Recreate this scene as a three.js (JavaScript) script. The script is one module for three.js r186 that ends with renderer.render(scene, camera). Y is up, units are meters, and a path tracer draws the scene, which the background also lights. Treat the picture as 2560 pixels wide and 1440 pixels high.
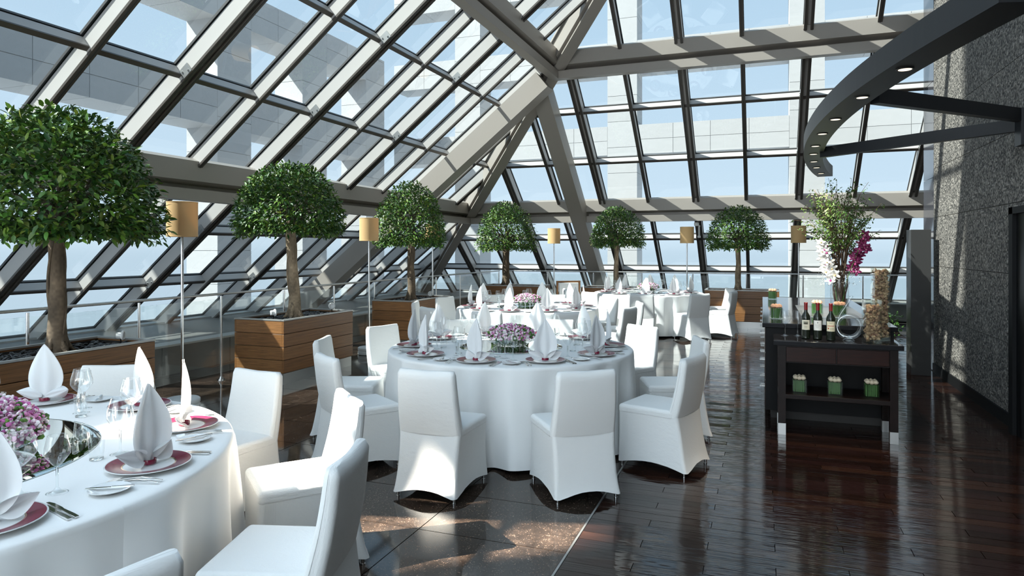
import * as THREE from 'three';
import { mergeGeometries, mergeVertices } from 'three/addons/utils/BufferGeometryUtils.js';
import { RoundedBoxGeometry } from 'three/addons/geometries/RoundedBoxGeometry.js';

// ---------------------------------------------------------------- camera, sky, sun, exposure
const scene = new THREE.Scene();
const camera = new THREE.PerspectiveCamera(2 * Math.atan(720 / 1690) * 180 / Math.PI, 2560 / 1440, 0.05, 400);
camera.position.set(0, 1.65, 0);
const YAW = Math.atan2(627, 1690);
camera.rotation.y = YAW;
camera.setViewOffset(2560, 1440, 0, 98, 2560, 1440);      // level camera with a shifted lens
camera.updateProjectionMatrix();

const renderer = new THREE.WebGLRenderer();
renderer.toneMapping = THREE.LinearToneMapping;
renderer.toneMappingExposure = 8.6;
renderer.shadowMap.enabled = true;

{ // clear blue air, paler and hazier towards the horizon
  const W = 64, H = 256, data = new Float32Array(W * H * 4);
  const zen = [0.33, 0.42, 0.52], mid = [0.37, 0.475, 0.56], hor = [0.575, 0.615, 0.64], low = [0.49, 0.54, 0.57];
  for (let j = 0; j < H; j++) {
    const el = ((j + 0.5) / H - 0.5) * Math.PI, c = [0, 0, 0];
    const e = Math.abs(el) / (Math.PI / 2);
    for (let k = 0; k < 3; k++) {
      if (el >= 0) { const a = Math.min(1, e / 0.3), b = Math.max(0, (e - 0.3) / 0.7); c[k] = hor[k] + (mid[k] - hor[k]) * a + (zen[k] - mid[k]) * b; }
      else { const a = Math.min(1, e / 0.12); c[k] = hor[k] + (low[k] - hor[k]) * a; }
    }
    for (let i = 0; i < W; i++) data.set([c[0], c[1], c[2], 1], (j * W + i) * 4);
  }
  const t = new THREE.DataTexture(data, W, H, THREE.RGBAFormat, THREE.FloatType);
  t.mapping = THREE.EquirectangularReflectionMapping; t.magFilter = THREE.LinearFilter; t.colorSpace = THREE.LinearSRGBColorSpace; t.needsUpdate = true;
  scene.background = t;
}
const sun = new THREE.DirectionalLight(new THREE.Color().setRGB(1.0, 0.91, 0.78), 7.6);
sun.position.set(-0.52 * 60 - 2, 0.64 * 60, 0.36 * 60 - 8); sun.target.position.set(-2, 0, -8);
sun.castShadow = true; sun.shadow.mapSize.set(4096, 4096);
Object.assign(sun.shadow.camera, { left: -25, right: 25, top: 25, bottom: -25, near: 1, far: 140 });
scene.add(sun, sun.target);

// ---------------------------------------------------------------- helpers
function rng(seed) { let a = seed >>> 0; return () => { a |= 0; a = a + 0x6D2B79F5 | 0; let t = Math.imul(a ^ a >>> 15, 1 | a); t = t + Math.imul(t ^ t >>> 7, 61 | t) ^ t; return ((t ^ t >>> 14) >>> 0) / 4294967296; }; }
const R0 = rng(7);
const rnd = (a, b, r = R0) => a + (b - a) * r();
const V = (x, y, z) => new THREE.Vector3(x, y, z);
const used = new Map();
function numbered(n) { const k = used.get(n) || 0; used.set(n, k + 1); return k ? n + '_' + String(k).padStart(3, '0') : n; }
const SX = Math.sin(YAW), CX = Math.cos(YAW);
const room = (xc, d) => [-SX * d + CX * xc, -CX * d - SX * xc];   // metres right of and in front of the camera -> x, z of the room
const pxOf = (x, y, z) => { const d = -SX * x - CX * z; return [1280 + 1690 * (CX * x - SX * z) / d, 622 + (1.65 - y) / d * 1690, d]; };

function fix(g) { g = g.index ? g.toNonIndexed() : g; for (const k of Object.keys(g.attributes)) if (!['position', 'normal', 'uv', 'color'].includes(k)) g.deleteAttribute(k); if (!g.attributes.uv) g.setAttribute('uv', new THREE.Float32BufferAttribute(new Float32Array(g.attributes.position.count * 2), 2)); g.morphAttributes = {}; g.clearGroups(); return g; }
const merge = (l) => l.length === 1 ? l[0] : mergeGeometries(l.map(fix), false);
function bx(w, h, d, x = 0, y = 0, z = 0) {            // box with uv in metres
  const g = new THREE.BoxGeometry(w, h, d), uv = g.attributes.uv, s = [[d, h], [d, h], [w, d], [w, d], [w, h], [w, h]];
  for (let f = 0; f < 6; f++) for (let k = 0; k < 4; k++) uv.setXY(f * 4 + k, uv.getX(f * 4 + k) * s[f][0], uv.getY(f * 4 + k) * s[f][1]);
  return g.translate(x, y, z);
}
const rbx = (w, h, d, x = 0, y = 0, z = 0, r = 0.01, s = 2) => new RoundedBoxGeometry(w, h, d, s, Math.min(r, w / 2.01, h / 2.01, d / 2.01)).translate(x, y, z);
const cyl = (r1, r2, h, x = 0, y = 0, z = 0, n = 20) => new THREE.CylinderGeometry(r1, r2, h, n).translate(x, y, z);   // r1 top
const lathe = (pts, n = 32) => new THREE.LatheGeometry(pts.map((p) => new THREE.Vector2(p[0], p[1])), n);
const tube = (pts, r, seg = 12, n = 6) => new THREE.TubeGeometry(new THREE.CatmullRomCurve3(pts), seg, r, n, false);
function taper(pts, radii, seg = 20, n = 8) {           // tube whose radius runs through radii
  const c = new THREE.CatmullRomCurve3(pts), fr = c.computeFrenetFrames(seg, false), loops = [];
  for (let i = 0; i <= seg; i++) {
    const t = i / seg, p = c.getPoint(t), q = t * (radii.length - 1), a = Math.min(radii.length - 2, Math.floor(q)), r = radii[a] + (radii[a + 1] - radii[a]) * (q - a);
    loops.push([...Array(n)].map((_, k) => { const an = k / n * Math.PI * 2; return p.clone().addScaledVector(fr.normals[i], Math.cos(an) * r).addScaledVector(fr.binormals[i], Math.sin(an) * r); }));
  }
  return loft(loops);
}
function loft(loops, capA = false, capB = false, us = 1, vs = 1) {   // loops of Vector3, closed round
  const n = loops[0].length, m = loops.length, p = [], uv = [], ix = [];
  for (let i = 0; i < m; i++) for (let k = 0; k < n; k++) { const q = loops[i][k]; p.push(q.x, q.y, q.z); uv.push(k / n * us, i / (m - 1) * vs); }
  for (let i = 0; i < m - 1; i++) for (let k = 0; k < n; k++) { const a = i * n + k, b = i * n + (k + 1) % n, c = a + n, d = b + n; ix.push(a, b, d, a, d, c); }
  const cap = (i, flip) => { const c = V(0, 0, 0); loops[i].forEach((q) => c.add(q)); c.multiplyScalar(1 / n); const at = p.length / 3; p.push(c.x, c.y, c.z); uv.push(.5, .5); for (let k = 0; k < n; k++) { const a = i * n + k, b = i * n + (k + 1) % n; flip ? ix.push(at, b, a) : ix.push(at, a, b); } };
  if (capA) cap(0, true); if (capB) cap(m - 1, false);
  const g = new THREE.BufferGeometry();
  g.setAttribute('position', new THREE.Float32BufferAttribute(p, 3)); g.setAttribute('uv', new THREE.Float32BufferAttribute(uv, 2)); g.setIndex(ix); g.computeVertexNormals();
  return g;
}
function surf(nu, nv, f, closed = false) {              // open or round sheet from f(u, v)
  const p = [], uv = [], ix = [];
  for (let j = 0; j <= nv; j++) for (let i = 0; i <= nu; i++) { const q = f(i / nu, j / nv); p.push(q.x, q.y, q.z); uv.push(i / nu, j / nv); }
  for (let j = 0; j < nv; j++) for (let i = 0; i < nu; i++) { const a = j * (nu + 1) + i, b = a + 1, c = a + nu + 1, d = c + 1; ix.push(a, b, d, a, d, c); }
  let g = new THREE.BufferGeometry();
  g.setAttribute('position', new THREE.Float32BufferAttribute(p, 3)); g.setAttribute('uv', new THREE.Float32BufferAttribute(uv, 2)); g.setIndex(ix); g.computeVertexNormals();
  return g;
}
function mesh(name, g, m, parent) { const o = new THREE.Mesh(g, m); o.name = name; o.castShadow = o.receiveShadow = true; parent.add(o); return o; }
function part(name, g, m, parent, kind) { const o = mesh(name, Array.isArray(g) ? merge(g) : g, m, parent); if (kind) o.userData.kind = kind; return o; }
function thing(name, label, category, pos = [0, 0, 0], turn = 0, group) { const o = new THREE.Group(); o.name = numbered(name); o.position.set(...pos); o.rotation.y = turn; scene.add(o); o.userData = { label, category }; if (group) o.userData.group = group; return o; }
function single(name, label, category, g, m, pos = [0, 0, 0], turn = 0, group) { const o = mesh(numbered(name), Array.isArray(g) ? merge(g) : g, m, scene); o.position.set(...pos); o.rotation.y = turn; o.userData = { label, category }; if (group) o.userData.group = group; return o; }
function structure(name, label, category) { const o = new THREE.Group(); o.name = name; scene.add(o); o.userData = { label, category, kind: 'structure' }; return o; }
function copyOf(proto, pos, turn, label, group) { const c = proto.clone(); c.name = numbered(proto.userData.baseName); c.userData = { label, category: proto.userData.category }; if (group) c.userData.group = group; c.position.set(...pos); c.rotation.y = turn; scene.add(c); return c; }
function proto(baseName, category, build) { const o = new THREE.Group(); o.userData = { baseName, category }; build(o); return o; }     // not in the scene until copied
function protoMesh(baseName, category, g, m) { const o = new THREE.Mesh(Array.isArray(g) ? merge(g) : g, m); o.castShadow = o.receiveShadow = true; o.userData = { baseName, category }; return o; }

// ---------------------------------------------------------------- textures and materials
const hash2 = (x, y, s) => { let h = Math.imul(x, 374761393) ^ Math.imul(y, 668265263) ^ Math.imul(s, 1442695041); h = Math.imul(h ^ h >>> 13, 1274126177); return ((h ^ h >>> 16) >>> 0) / 4294967296; };
function vnoise(x, y, px, py, s) { const xi = Math.floor(x), yi = Math.floor(y), fx = x - xi, fy = y - yi, u = fx * fx * (3 - 2 * fx), v = fy * fy * (3 - 2 * fy), m = (a, b) => ((a % b) + b) % b; const h = (i, j) => hash2(m(i, px), m(j, py), s); return (h(xi, yi) * (1 - u) + h(xi + 1, yi) * u) * (1 - v) + (h(xi, yi + 1) * (1 - u) + h(xi + 1, yi + 1) * u) * v; }
function tex(W, H, f, srgb = false) { const d = new Uint8Array(W * H * 4); for (let j = 0; j < H; j++) for (let i = 0; i < W; i++) { const c = f(i / W, j / H); const q = typeof c === 'number' ? [c, c, c] : c; d.set([q[0] * 255, q[1] * 255, q[2] * 255, 255].map((x) => Math.max(0, Math.min(255, x))), (j * W + i) * 4); } const t = new THREE.DataTexture(d, W, H); t.wrapS = t.wrapT = THREE.RepeatWrapping; t.magFilter = THREE.LinearFilter; t.minFilter = THREE.LinearMipmapLinearFilter; t.generateMipmaps = true; if (srgb) t.colorSpace = THREE.SRGBColorSpace; t.needsUpdate = true; return t; }
const rep = (t, x, y) => { const c = t.clone(); c.repeat.set(x, y); c.needsUpdate = true; return c; };
const L = (r, g, b) => new THREE.Color().setRGB(r, g, b);
const std = (o) => new THREE.MeshStandardMaterial(o);
const phys = (o) => new THREE.MeshPhysicalMaterial(o);

const grain = tex(512, 128, (u, v) => { const w = 0.10 * vnoise(u * 6, v * 5, 6, 5, 3); let n = 0.5 * vnoise(u * 5 + w, (v + w * .3) * 26, 5, 26, 1) + 0.3 * vnoise(u * 14, v * 60, 14, 60, 2) + 0.2 * vnoise(u * 50, v * 120, 50, 120, 4); return 0.55 + 0.75 * (n - 0.25); });
const wave = tex(256, 256, (u, v) => 0.6 * vnoise(u * 6, v * 24, 6, 24, 11) + 0.4 * vnoise(u * 16, v * 60, 16, 60, 12));
const graniteT = tex(1024, 1024, (u, v) => {
  const a = vnoise(u * 40, v * 40, 40, 40, 5), b = vnoise(u * 160, v * 160, 160, 160, 6), c = vnoise(u * 9, v * 9, 9, 9, 8), e = vnoise(u * 330, v * 330, 330, 330, 9);
  let k = 0.16 + 0.10 * a + 0.14 * b * c + 0.05 * c; if (b * 0.7 + e * 0.4 > 0.86) k += 0.22 + 0.2 * a; if (e > 0.985) k += .3;
  return [k * 1.10, k * 0.92, k * 0.80];
}, true);
const concreteT = tex(1024, 1024, (u, v) => { const a = vnoise(u * 52, v * 60, 52, 60, 21), b = vnoise(u * 130, v * 130, 130, 130, 22), c = vnoise(u * 5, v * 5, 5, 5, 23); const k = 0.30 + 0.38 * (a - .35) + 0.26 * (b - .4) + 0.06 * c; return [k * 1.03, k * 0.98, k * 0.92]; }, true);
const concreteB = tex(1024, 1024, (u, v) => { const a = vnoise(u * 52, v * 60, 52, 60, 21), b = vnoise(u * 130, v * 130, 130, 130, 22); return 0.65 * a + 0.35 * b; });
const weaveB = tex(256, 256, (u, v) => 0.5 + 0.25 * Math.sin(u * Math.PI * 2 * 64) * Math.sin(v * Math.PI * 2 * 64) + 0.25 * vnoise(u * 20, v * 20, 20, 20, 31));
const clothB = tex(512, 512, (u, v) => 0.5 * vnoise(u * 9, v * 9, 9, 9, 41) + 0.3 * vnoise(u * 23, v * 23, 23, 23, 42) + 0.2 * vnoise(u * 70, v * 70, 70, 70, 43));
const barkT = tex(256, 512, (u, v) => { const n = vnoise(u * 6, v * 14, 6, 14, 51) * .6 + vnoise(u * 24, v * 60, 24, 60, 52) * .4; const spot = vnoise(u * 5, v * 12, 5, 12, 53) > .8 ? -.2 : 0; const k = .42 + .34 * n + spot; return [k * 1.04, k * .93, k * .80]; }, true);
const panelT = tex(256, 256, (u, v) => 0.93 + 0.07 * (0.6 * vnoise(u * 4, v * 9, 4, 9, 61) + .4 * vnoise(u * 30, v * 30, 30, 30, 62)));

const M = {};
M.frame = std({ color: L(.34, .305, .27), roughness: .42 });
M.mullion = std({ color: L(.50, .475, .45), roughness: .4 });
M.flange = std({ color: L(.075, .062, .052), roughness: .42 });
M.cap = std({ color: L(.045, .043, .042), roughness: .5, metalness: .2 });
M.glass = phys({ color: L(.141, .168, .188), roughness: 0, transmission: .95, thickness: 0, ior: 1.45, side: THREE.DoubleSide });
M.clearGlass = phys({ color: L(.97, .98, .98), roughness: 0, transmission: .97, thickness: 0, ior: 1.45, side: THREE.DoubleSide });
M.railGlass = phys({ color: L(.96, .985, .98), roughness: 0, transmission: .97, thickness: 0, ior: 1.45, side: THREE.DoubleSide });
M.chrome = std({ color: L(.72, .72, .72), roughness: .13, metalness: 1 });
M.steel = std({ color: L(.55, .55, .54), roughness: .3, metalness: 1, bumpMap: wave, bumpScale: .0006 });
M.satin = std({ color: L(.48, .48, .47), roughness: .35, metalness: .9 });
M.ledge = std({ color: L(.13, .125, .115), roughness: .55 });
M.ledgeCap = std({ color: L(.42, .41, .39), roughness: .5 });
M.slab = std({ color: L(.02, .017, .015), roughness: .6 });
M.plank = [[.025, .011, .008], [.017, .008, .006], [.034, .015, .010], [.022, .010, .009], [.014, .007, .006], [.029, .012, .008]].map((c) => phys({ color: L(...c), map: grain, roughness: .085, bumpMap: wave, bumpScale: .0010 }));
M.tile = [1, .9, 1.1].map((k) => std({ color: L(.42 * k, .42 * k, .42 * k), map: graniteT, roughness: .06 }));
M.concrete = [1, .93, 1.05].map((k) => std({ color: L(k, k, k), map: concreteT, bumpMap: concreteB, bumpScale: .012, roughness: .95 }));
M.polished = std({ color: L(.10, .10, .115), roughness: .04, metalness: .35 });
M.black = phys({ color: L(.006, .006, .0065), roughness: .28 , specularIntensity: .35 });
M.blackMatt = phys({ color: L(.006, .006, .0065), roughness: .55 , specularIntensity: .35 });
M.granTop = phys({ color: L(.016, .016, .018), roughness: .07 , specularIntensity: .35 });
M.mahogany = phys({ color: L(.030, .009, .006), map: rep(grain, 1, 1), roughness: .3 , specularIntensity: .35 });
M.darkwood = phys({ color: L(.012, .006, .005), map: grain, roughness: .35 , specularIntensity: .35 });
M.walnut = [[.34, .150, .050], [.30, .130, .042], [.37, .168, .058]].map((c) => std({ color: L(...c), map: grain, roughness: .38 }));
M.rim = std({ color: L(.45, .44, .42), roughness: .4, metalness: .6 });
M.fabric = std({ color: L(.80, .795, .775), roughness: .92, bumpMap: rep(clothB, 2, 2), bumpScale: .0015 });
M.cloth = std({ color: L(.83, .825, .81), roughness: .9 });
M.napkin = phys({ color: L(.86, .865, .87), roughness: .95, transmission: .3, thickness: 0, side: THREE.DoubleSide });
M.china = std({ color: L(.80, .80, .79), roughness: .12 });
M.burgundy = std({ color: L(.17, .010, .034), roughness: .22 });
M.gold = std({ color: L(.75, .62, .45), roughness: .2, metalness: 1 });
M.silver = std({ color: L(.80, .79, .77), roughness: .16, metalness: 1 });
M.wineGlass = phys({ color: L(.97, .98, .98), roughness: 0, transmission: 1, thickness: 0, ior: 1.75, side: THREE.DoubleSide });
M.vaseGlass = phys({ color: L(.96, .98, .97), roughness: 0, transmission: 1, thickness: 0, ior: 1.18, side: THREE.DoubleSide });
M.vaseGlass2 = phys({ color: L(.96, .98, .97), roughness: 0, transmission: 1, thickness: 0, ior: 1.38, side: THREE.DoubleSide });
M.solidGlass = phys({ color: L(.96, .99, .98), roughness: 0, transmission: 1, thickness: .01, ior: 1.5 });
M.mirror = std({ color: L(.78, .84, .81), roughness: .015, metalness: 1 });
M.mirrorEdge = phys({ color: L(.72, .90, .84), roughness: .05, transmission: .5, thickness: 0, ior: 1.5 });
M.shade = phys({ color: L(.82, .55, .26), roughness: .85, transmission: .25, thickness: 0, side: THREE.DoubleSide });
M.white = std({ color: L(.78, .78, .77), roughness: .35 });
M.bark = std({ color: L(.42, .38, .34), map: barkT, bumpMap: barkT, bumpScale: .006, roughness: .85 });
M.barkPale = std({ color: L(.95, .90, .82), map: barkT, bumpMap: barkT, bumpScale: .006, roughness: .85 });
M.branch = std({ color: L(.085, .065, .048), roughness: .85 });
M.leaf = [[.066, .150, .020], [.046, .112, .020], [.110, .210, .026], [.030, .078, .018]].map((c) => phys({ color: L(...c), roughness: .34, transmission: .12, thickness: 0, side: THREE.DoubleSide }));
M.leafV = phys({ color: L(1, 1, 1), vertexColors: true, roughness: .45, transmission: .15, thickness: 0, side: THREE.DoubleSide });
M.pebble = [[.016, .017, .020], [.028, .029, .032], [.045, .045, .047]].map((c) => std({ color: L(...c), roughness: .28 }));
M.stone = [1, .97, 1.03].map((k) => std({ color: L(.57 * k, .555 * k, .545 * k), map: panelT, roughness: .6 }));
M.stoneCore = std({ color: L(.44, .44, .44), roughness: .8 });
M.darkMetal = std({ color: L(.010, .0105, .0125), roughness: .42 });
M.bottle = phys({ color: L(.010, .014, .008), roughness: .06, clearcoat: .5 });
M.labelPaper = std({ color: L(.72, .68, .58), roughness: .7 });
M.capsule = std({ color: L(.22, .008, .010), roughness: .3 });
M.cork = std({ color: L(1, 1, 1), vertexColors: true, roughness: .85 });
M.peach = std({ color: L(.66, .38, .24), roughness: .8 });
M.cream = std({ color: L(.70, .58, .42), roughness: .8 });
M.stemGreen = std({ color: L(.035, .11, .012), roughness: .5 });
M.vtx = std({ color: L(1, 1, 1), vertexColors: true, roughness: .75, side: THREE.DoubleSide });
M.lampGlow = std({ color: L(.9, .85, .75), emissive: L(1, .84, .62), emissiveIntensity: .17 });
function tint(g, c, r = R0, vary = .2) { const k = 1 + (r() - .5) * 2 * vary, n = g.attributes.position.count, a = new Float32Array(n * 3); for (let i = 0; i < n; i++) a.set([c[0] * k, c[1] * k, c[2] * k], i * 3); g.setAttribute('color', new THREE.BufferAttribute(a, 3)); return g; }

// ---------------------------------------------------------------- the glazed pyramid: two sloping faces that meet in a hip
const XL = -7.75, ZF = -17.2, YB = 2.85;                 // the faces at beam height
const rowsY = [.25, 1.15, 2.02, 2.885, 3.81, 4.79, 5.71, 6.63, 7.55, 8.5, 9.6];
const TAN = .8, SI = TAN / Math.hypot(1, TAN), CO = 1 / Math.hypot(1, TAN);           // slope of the glass
const vOf = (y) => (y - YB) / SI;
const basisL = new THREE.Matrix4().makeBasis(V(0, 0, -1), V(CO, SI, 0), V(SI, -CO, 0)).setPosition(XL, YB, 0);      // u to the far end, v up the slope, w inward
const basisF = new THREE.Matrix4().makeBasis(V(1, 0, 0), V(0, SI, CO), V(0, -CO, SI)).setPosition(0, YB, ZF);
const wallL = structure('wall_left', 'sloping glass wall of grey metal mullions on the left', 'glass wall');
const wallF = structure('wall_far', 'sloping glass wall of grey metal mullions at the far end', 'glass wall');
function glazing(group, basis, us, hipU, side, uMin, uMax) {   // hipU(v): where the hip cuts the row; side +1 keeps u below, -1 keeps u above
  const vs = rowsY.map(vOf), vTop = vs[vs.length - 1], vLow = vs[0];
  const baked = (g) => g.applyMatrix4(basis);
  const inside = (u, v) => side > 0 ? u <= hipU(v) : u >= hipU(v);
  // panes
  const edges = side > 0 ? [uMin, ...us, hipU(vLow)] : [hipU(vLow), ...us, uMax];
  for (let i = 0; i < edges.length - 1; i++) for (let j = 0; j < vs.length - 1; j++) {
    let poly = [[edges[i], vs[j]], [edges[i + 1], vs[j]], [edges[i + 1], vs[j + 1]], [edges[i], vs[j + 1]]];
    const f = (p) => side > 0 ? hipU(p[1]) - p[0] : p[0] - hipU(p[1]), out = [];
    for (let k = 0; k < poly.length; k++) { const a = poly[k], b = poly[(k + 1) % poly.length], fa = f(a), fb = f(b); if (fa >= 0) out.push(a); if ((fa >= 0) !== (fb >= 0)) { const t = fa / (fa - fb); out.push([a[0] + (b[0] - a[0]) * t, a[1] + (b[1] - a[1]) * t]); } }
    if (out.length < 3) continue;
    const p = [], n = []; for (let k = 1; k < out.length - 1; k++) for (const q of [out[0], out[k], out[k + 1]]) { p.push(q[0], q[1], 0); n.push(0, 0, 1); }
    const area = Math.abs(out.reduce((s, q, k) => { const b = out[(k + 1) % out.length]; return s + q[0] * b[1] - b[0] * q[1]; }, 0)) / 2; if (area < .02) continue;
    const g = new THREE.BufferGeometry(); g.setAttribute('position', new THREE.Float32BufferAttribute(p, 3)); g.setAttribute('normal', new THREE.Float32BufferAttribute(n, 3)); g.setAttribute('uv', new THREE.Float32BufferAttribute(new Float32Array(p.length / 3 * 2), 2));
    part('pane', baked(g), side > 0 && edges[i + 1] < 2.6 ? M.clearGlass : M.glass, group);
  }
  // mullions: deep fins, every other one doubled
  us.forEach((u, i) => {
    let top = vTop; while (top > vLow && !inside(u, top)) top -= .05; if (top - vLow < .3) return;
    const h = top - vLow, m = (top + vLow) / 2, wide = group === wallL ? (i % 2 === 0) : (i % 2 === 1);
    const o = part('mullion', baked(merge(wide ? [bx(.035, h, .20, u - .055, m, .11), bx(.035, h, .20, u + .055, m, .11), bx(.09, h, .02, u, m, .10)] : [bx(.04, h, .19, u, m, .105)])), M.mullion, group);
    part('flange', baked(merge(wide ? [bx(.055, h, .03, u - .055, m, .225), bx(.055, h, .03, u + .055, m, .225)] : [bx(.075, h, .03, u, m, .215)])), M.flange, o);
    part('glazing_cap', baked(merge([bx(wide ? .17 : .085, h, .03, u, m, -.02), bx(.014, h, .006, u - (wide ? .055 : 0), m, wide ? .2425 : .2325), ...(wide ? [bx(.014, h, .006, u + .055, m, .2425)] : [])])), M.cap, o);
    if (wide) for (const v of vs) if (v > vLow + .2 && v < top - .3) part('bracket', baked(merge([bx(.012, .16, .12, u - .083, v + .1, .17), cyl(.012, .012, .016, 0, 0, 0, 8).rotateZ(Math.PI / 2).translate(u - .093, v + .06, .15), cyl(.012, .012, .016, 0, 0, 0, 8).rotateZ(Math.PI / 2).translate(u - .093, v + .14, .19)])), M.satin, o);
  });
  // transoms
  vs.forEach((v, j) => {
    const a = side > 0 ? uMin : hipU(v), b = side > 0 ? hipU(v) : uMax;
    const o = part('transom', baked(merge([bx(b - a, .055, .13, (a + b) / 2, v, .075)])), M.mullion, group);
    part('glazing_cap', baked(bx(b - a, .07, .03, (a + b) / 2, v, -.02)), M.cap, o); part('flange', baked(bx(b - a, .062, .02, (a + b) / 2, v, .15)), M.flange, o);
  });
}
const usL = []; for (let k = -10; k <= 10; k++) usL.push(6.20 + 1.22 * k);
const usF = []; for (let k = -8; k <= 4; k++) usF.push(-.37 + 1.15 * k);
glazing(wallL, basisL, usL, (v) => -ZF - CO * v, +1, -6, 0);
glazing(wallF, basisF, usF, (v) => XL + CO * v, -1, 0, 5.2);

// ring beams, hip and rafters
function beamProfile(len) {                              // outline in (inward, up), run along the wall
  const s = new THREE.Shape([[-.34, .02], [.10, .0], [.20, -.05], [.20, -.33], [-.06, -.37], [-.06, -.44], [.16, -.44], [.16, -.60], [-.02, -.60], [-.42, -.26]].map((p) => new THREE.Vector2(...p)));
  return new THREE.ExtrudeGeometry(s, { depth: len, bevelEnabled: false });
}
for (const yb of [2.93, 5.76]) {
  const xg = XL + (yb - YB) / TAN, zg = ZF + (yb - YB) / TAN;
  part('ring_beam', beamProfile(6 - zg).translate(0, 0, zg).translate(xg, yb, 0), M.frame, wallL);
  part('ring_beam', beamProfile(5.2 - xg).rotateY(-Math.PI / 2).translate(5.2, yb, zg).clone(), M.frame, wallF);
}
{ // hip: from the sill corner up, a box girder with a rib below
  const hipAt = (y, dn) => V(XL + (y - YB) / TAN, y - dn, ZF + (y - YB) / TAN);
  const a = hipAt(.1, .26), b = hipAt(9.4, .26), len = a.distanceTo(b), dir = b.clone().sub(a).normalize();
  const m = new THREE.Matrix4().lookAt(b, a, V(0, 1, 0)).setPosition(a.clone().add(b).multiplyScalar(.5));
  part('hip_girder', merge([bx(.34, .34, len, 0, 0, 0), bx(.44, .05, len, 0, .17, 0), bx(.12, .07, len, 0, -.20, 0), bx(.26, .03, len, 0, -.245, 0)]).applyMatrix4(m), M.frame, wallF);
}
{ const vA = vOf(.2), vB = vOf(5.45), h = vB - vA, mid = (vA + vB) / 2;
  part('rafter', bx(.40, h, .40, 13.3, mid, .45).applyMatrix4(basisL), M.frame, wallL);
  part('rafter', bx(.36, h, .40, -4.42, mid, .45).applyMatrix4(basisF), M.frame, wallF);
}
// ledges below the glass
part('ledge', bx(3.9, .22, 27.6, -9.25, .11, -7.6), M.ledge, wallL); part('kerb', bx(.3, .40, 24, -7.44, .20, -5.2), M.ledge, wallL);
part('ledge', bx(13.6, .22, 3.9, -.1, .11, -19.3), M.ledge, wallF); part('kerb', bx(13, .40, .3, -.7, .20, -17.5), M.ledge, wallF);
part('sill', bx(.5, .1, 26, -11.0, .20, -8), M.ledgeCap, wallL); part('sill', bx(14, .1, .5, -.3, .20, -20.6), M.ledgeCap, wallF);
for (let k = 0; k < 18; k++) part('ledge_panel', bx(.02, .37, 1.17, -7.29, .20, 3.5 - 1.19 * k), M.ledge, wallL);
for (let k = 0; k < 11; k++) part('ledge_panel', bx(1.17, .37, .02, -6.6 + 1.19 * k, .20, -17.34), M.ledge, wallF);
part('ledge_cap', bx(.26, .025, 24, -7.2, .415, -5.2), M.ledgeCap, wallL); part('ledge_cap', bx(13, .025, .26, -.7, .415, -17.25), M.ledgeCap, wallF);

// ---------------------------------------------------------------- floor: polished granite tiles and dark planks
const floor = structure('floor', 'polished dark granite and dark wood plank floor', 'floor');
part('slab', bx(17.5, .3, 28, -3.5, -.17, -7.4), M.slab, floor);
{
  const r = rng(3), tileG = bx(.894, .02, .594); const tileVar = [0, 1, 2, 3].map((k) => { const g = tileG.clone(), uv = g.attributes.uv; for (let i = 0; i < uv.count; i++) uv.setXY(i, uv.getX(i) + k * .27, uv.getY(i) + k * .41); return g; });
  for (let i = 0; i < 7; i++) for (let j = 0; j < 28; j++) { const o = part('tile', tileVar[Math.floor(r() * 4)], M.tile[Math.floor(r() * 3)], floor); o.position.set(-1.45 - .9 * i, -.01, -.9 - .6 * j + .06); }
  part('border_strip', bx(.012, .022, 17, -.994, -.009, -8), M.satin, floor);
  const plankVar = [0, 1, 2, 3, 4].map((k) => { const g = bx(1.046, .02, .0975), uv = g.attributes.uv; for (let i = 0; i < uv.count; i++) uv.setXY(i, uv.getX(i) * .8 + k * .37, uv.getY(i) * 4 + k * .23); return g; });
  const spare = [], x0 = -.985, x1 = 2.5; let n = 0;
  for (let j = 0; j < 165; j++) {
    const z = -1.6 - .1 * j, s = (j % 3) * .35;
    for (let k = -1; k < 4; k++) {
      let a = x0 + k * 1.05 + s, b = a + 1.046; const cut = a < x0 || b > x1; a = Math.max(a, x0); b = Math.min(b, x1); if (b - a < .03) continue;
      let g = plankVar[Math.floor(r() * 5)]; if (cut) g = bx(b - a, .02, .0975);
      const tiltX = (r() - .5) * .022, tiltZ = (r() - .5) * .003, seen = pxOf((a + b) / 2, 0, z), mat = M.plank[Math.floor(r() * 6)];
      if (n < 300 && seen[0] > -50 && seen[0] < 2700 && seen[1] < 1480 && z < -2.4) { const o = part('plank', g, mat, floor); o.position.set((a + b) / 2, -.01, z); o.rotation.set(tiltX, 0, tiltZ); n++; }
      else spare.push([g.clone().rotateX(tiltX).translate((a + b) / 2, -.01, z), M.plank.indexOf(mat)]);
    }
  }
  for (let m = 0; m < 6; m++) { const l = spare.filter((q) => q[1] === m).map((q) => q[0]); part('planks', l, M.plank[m], floor, 'stuff'); }
}
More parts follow.
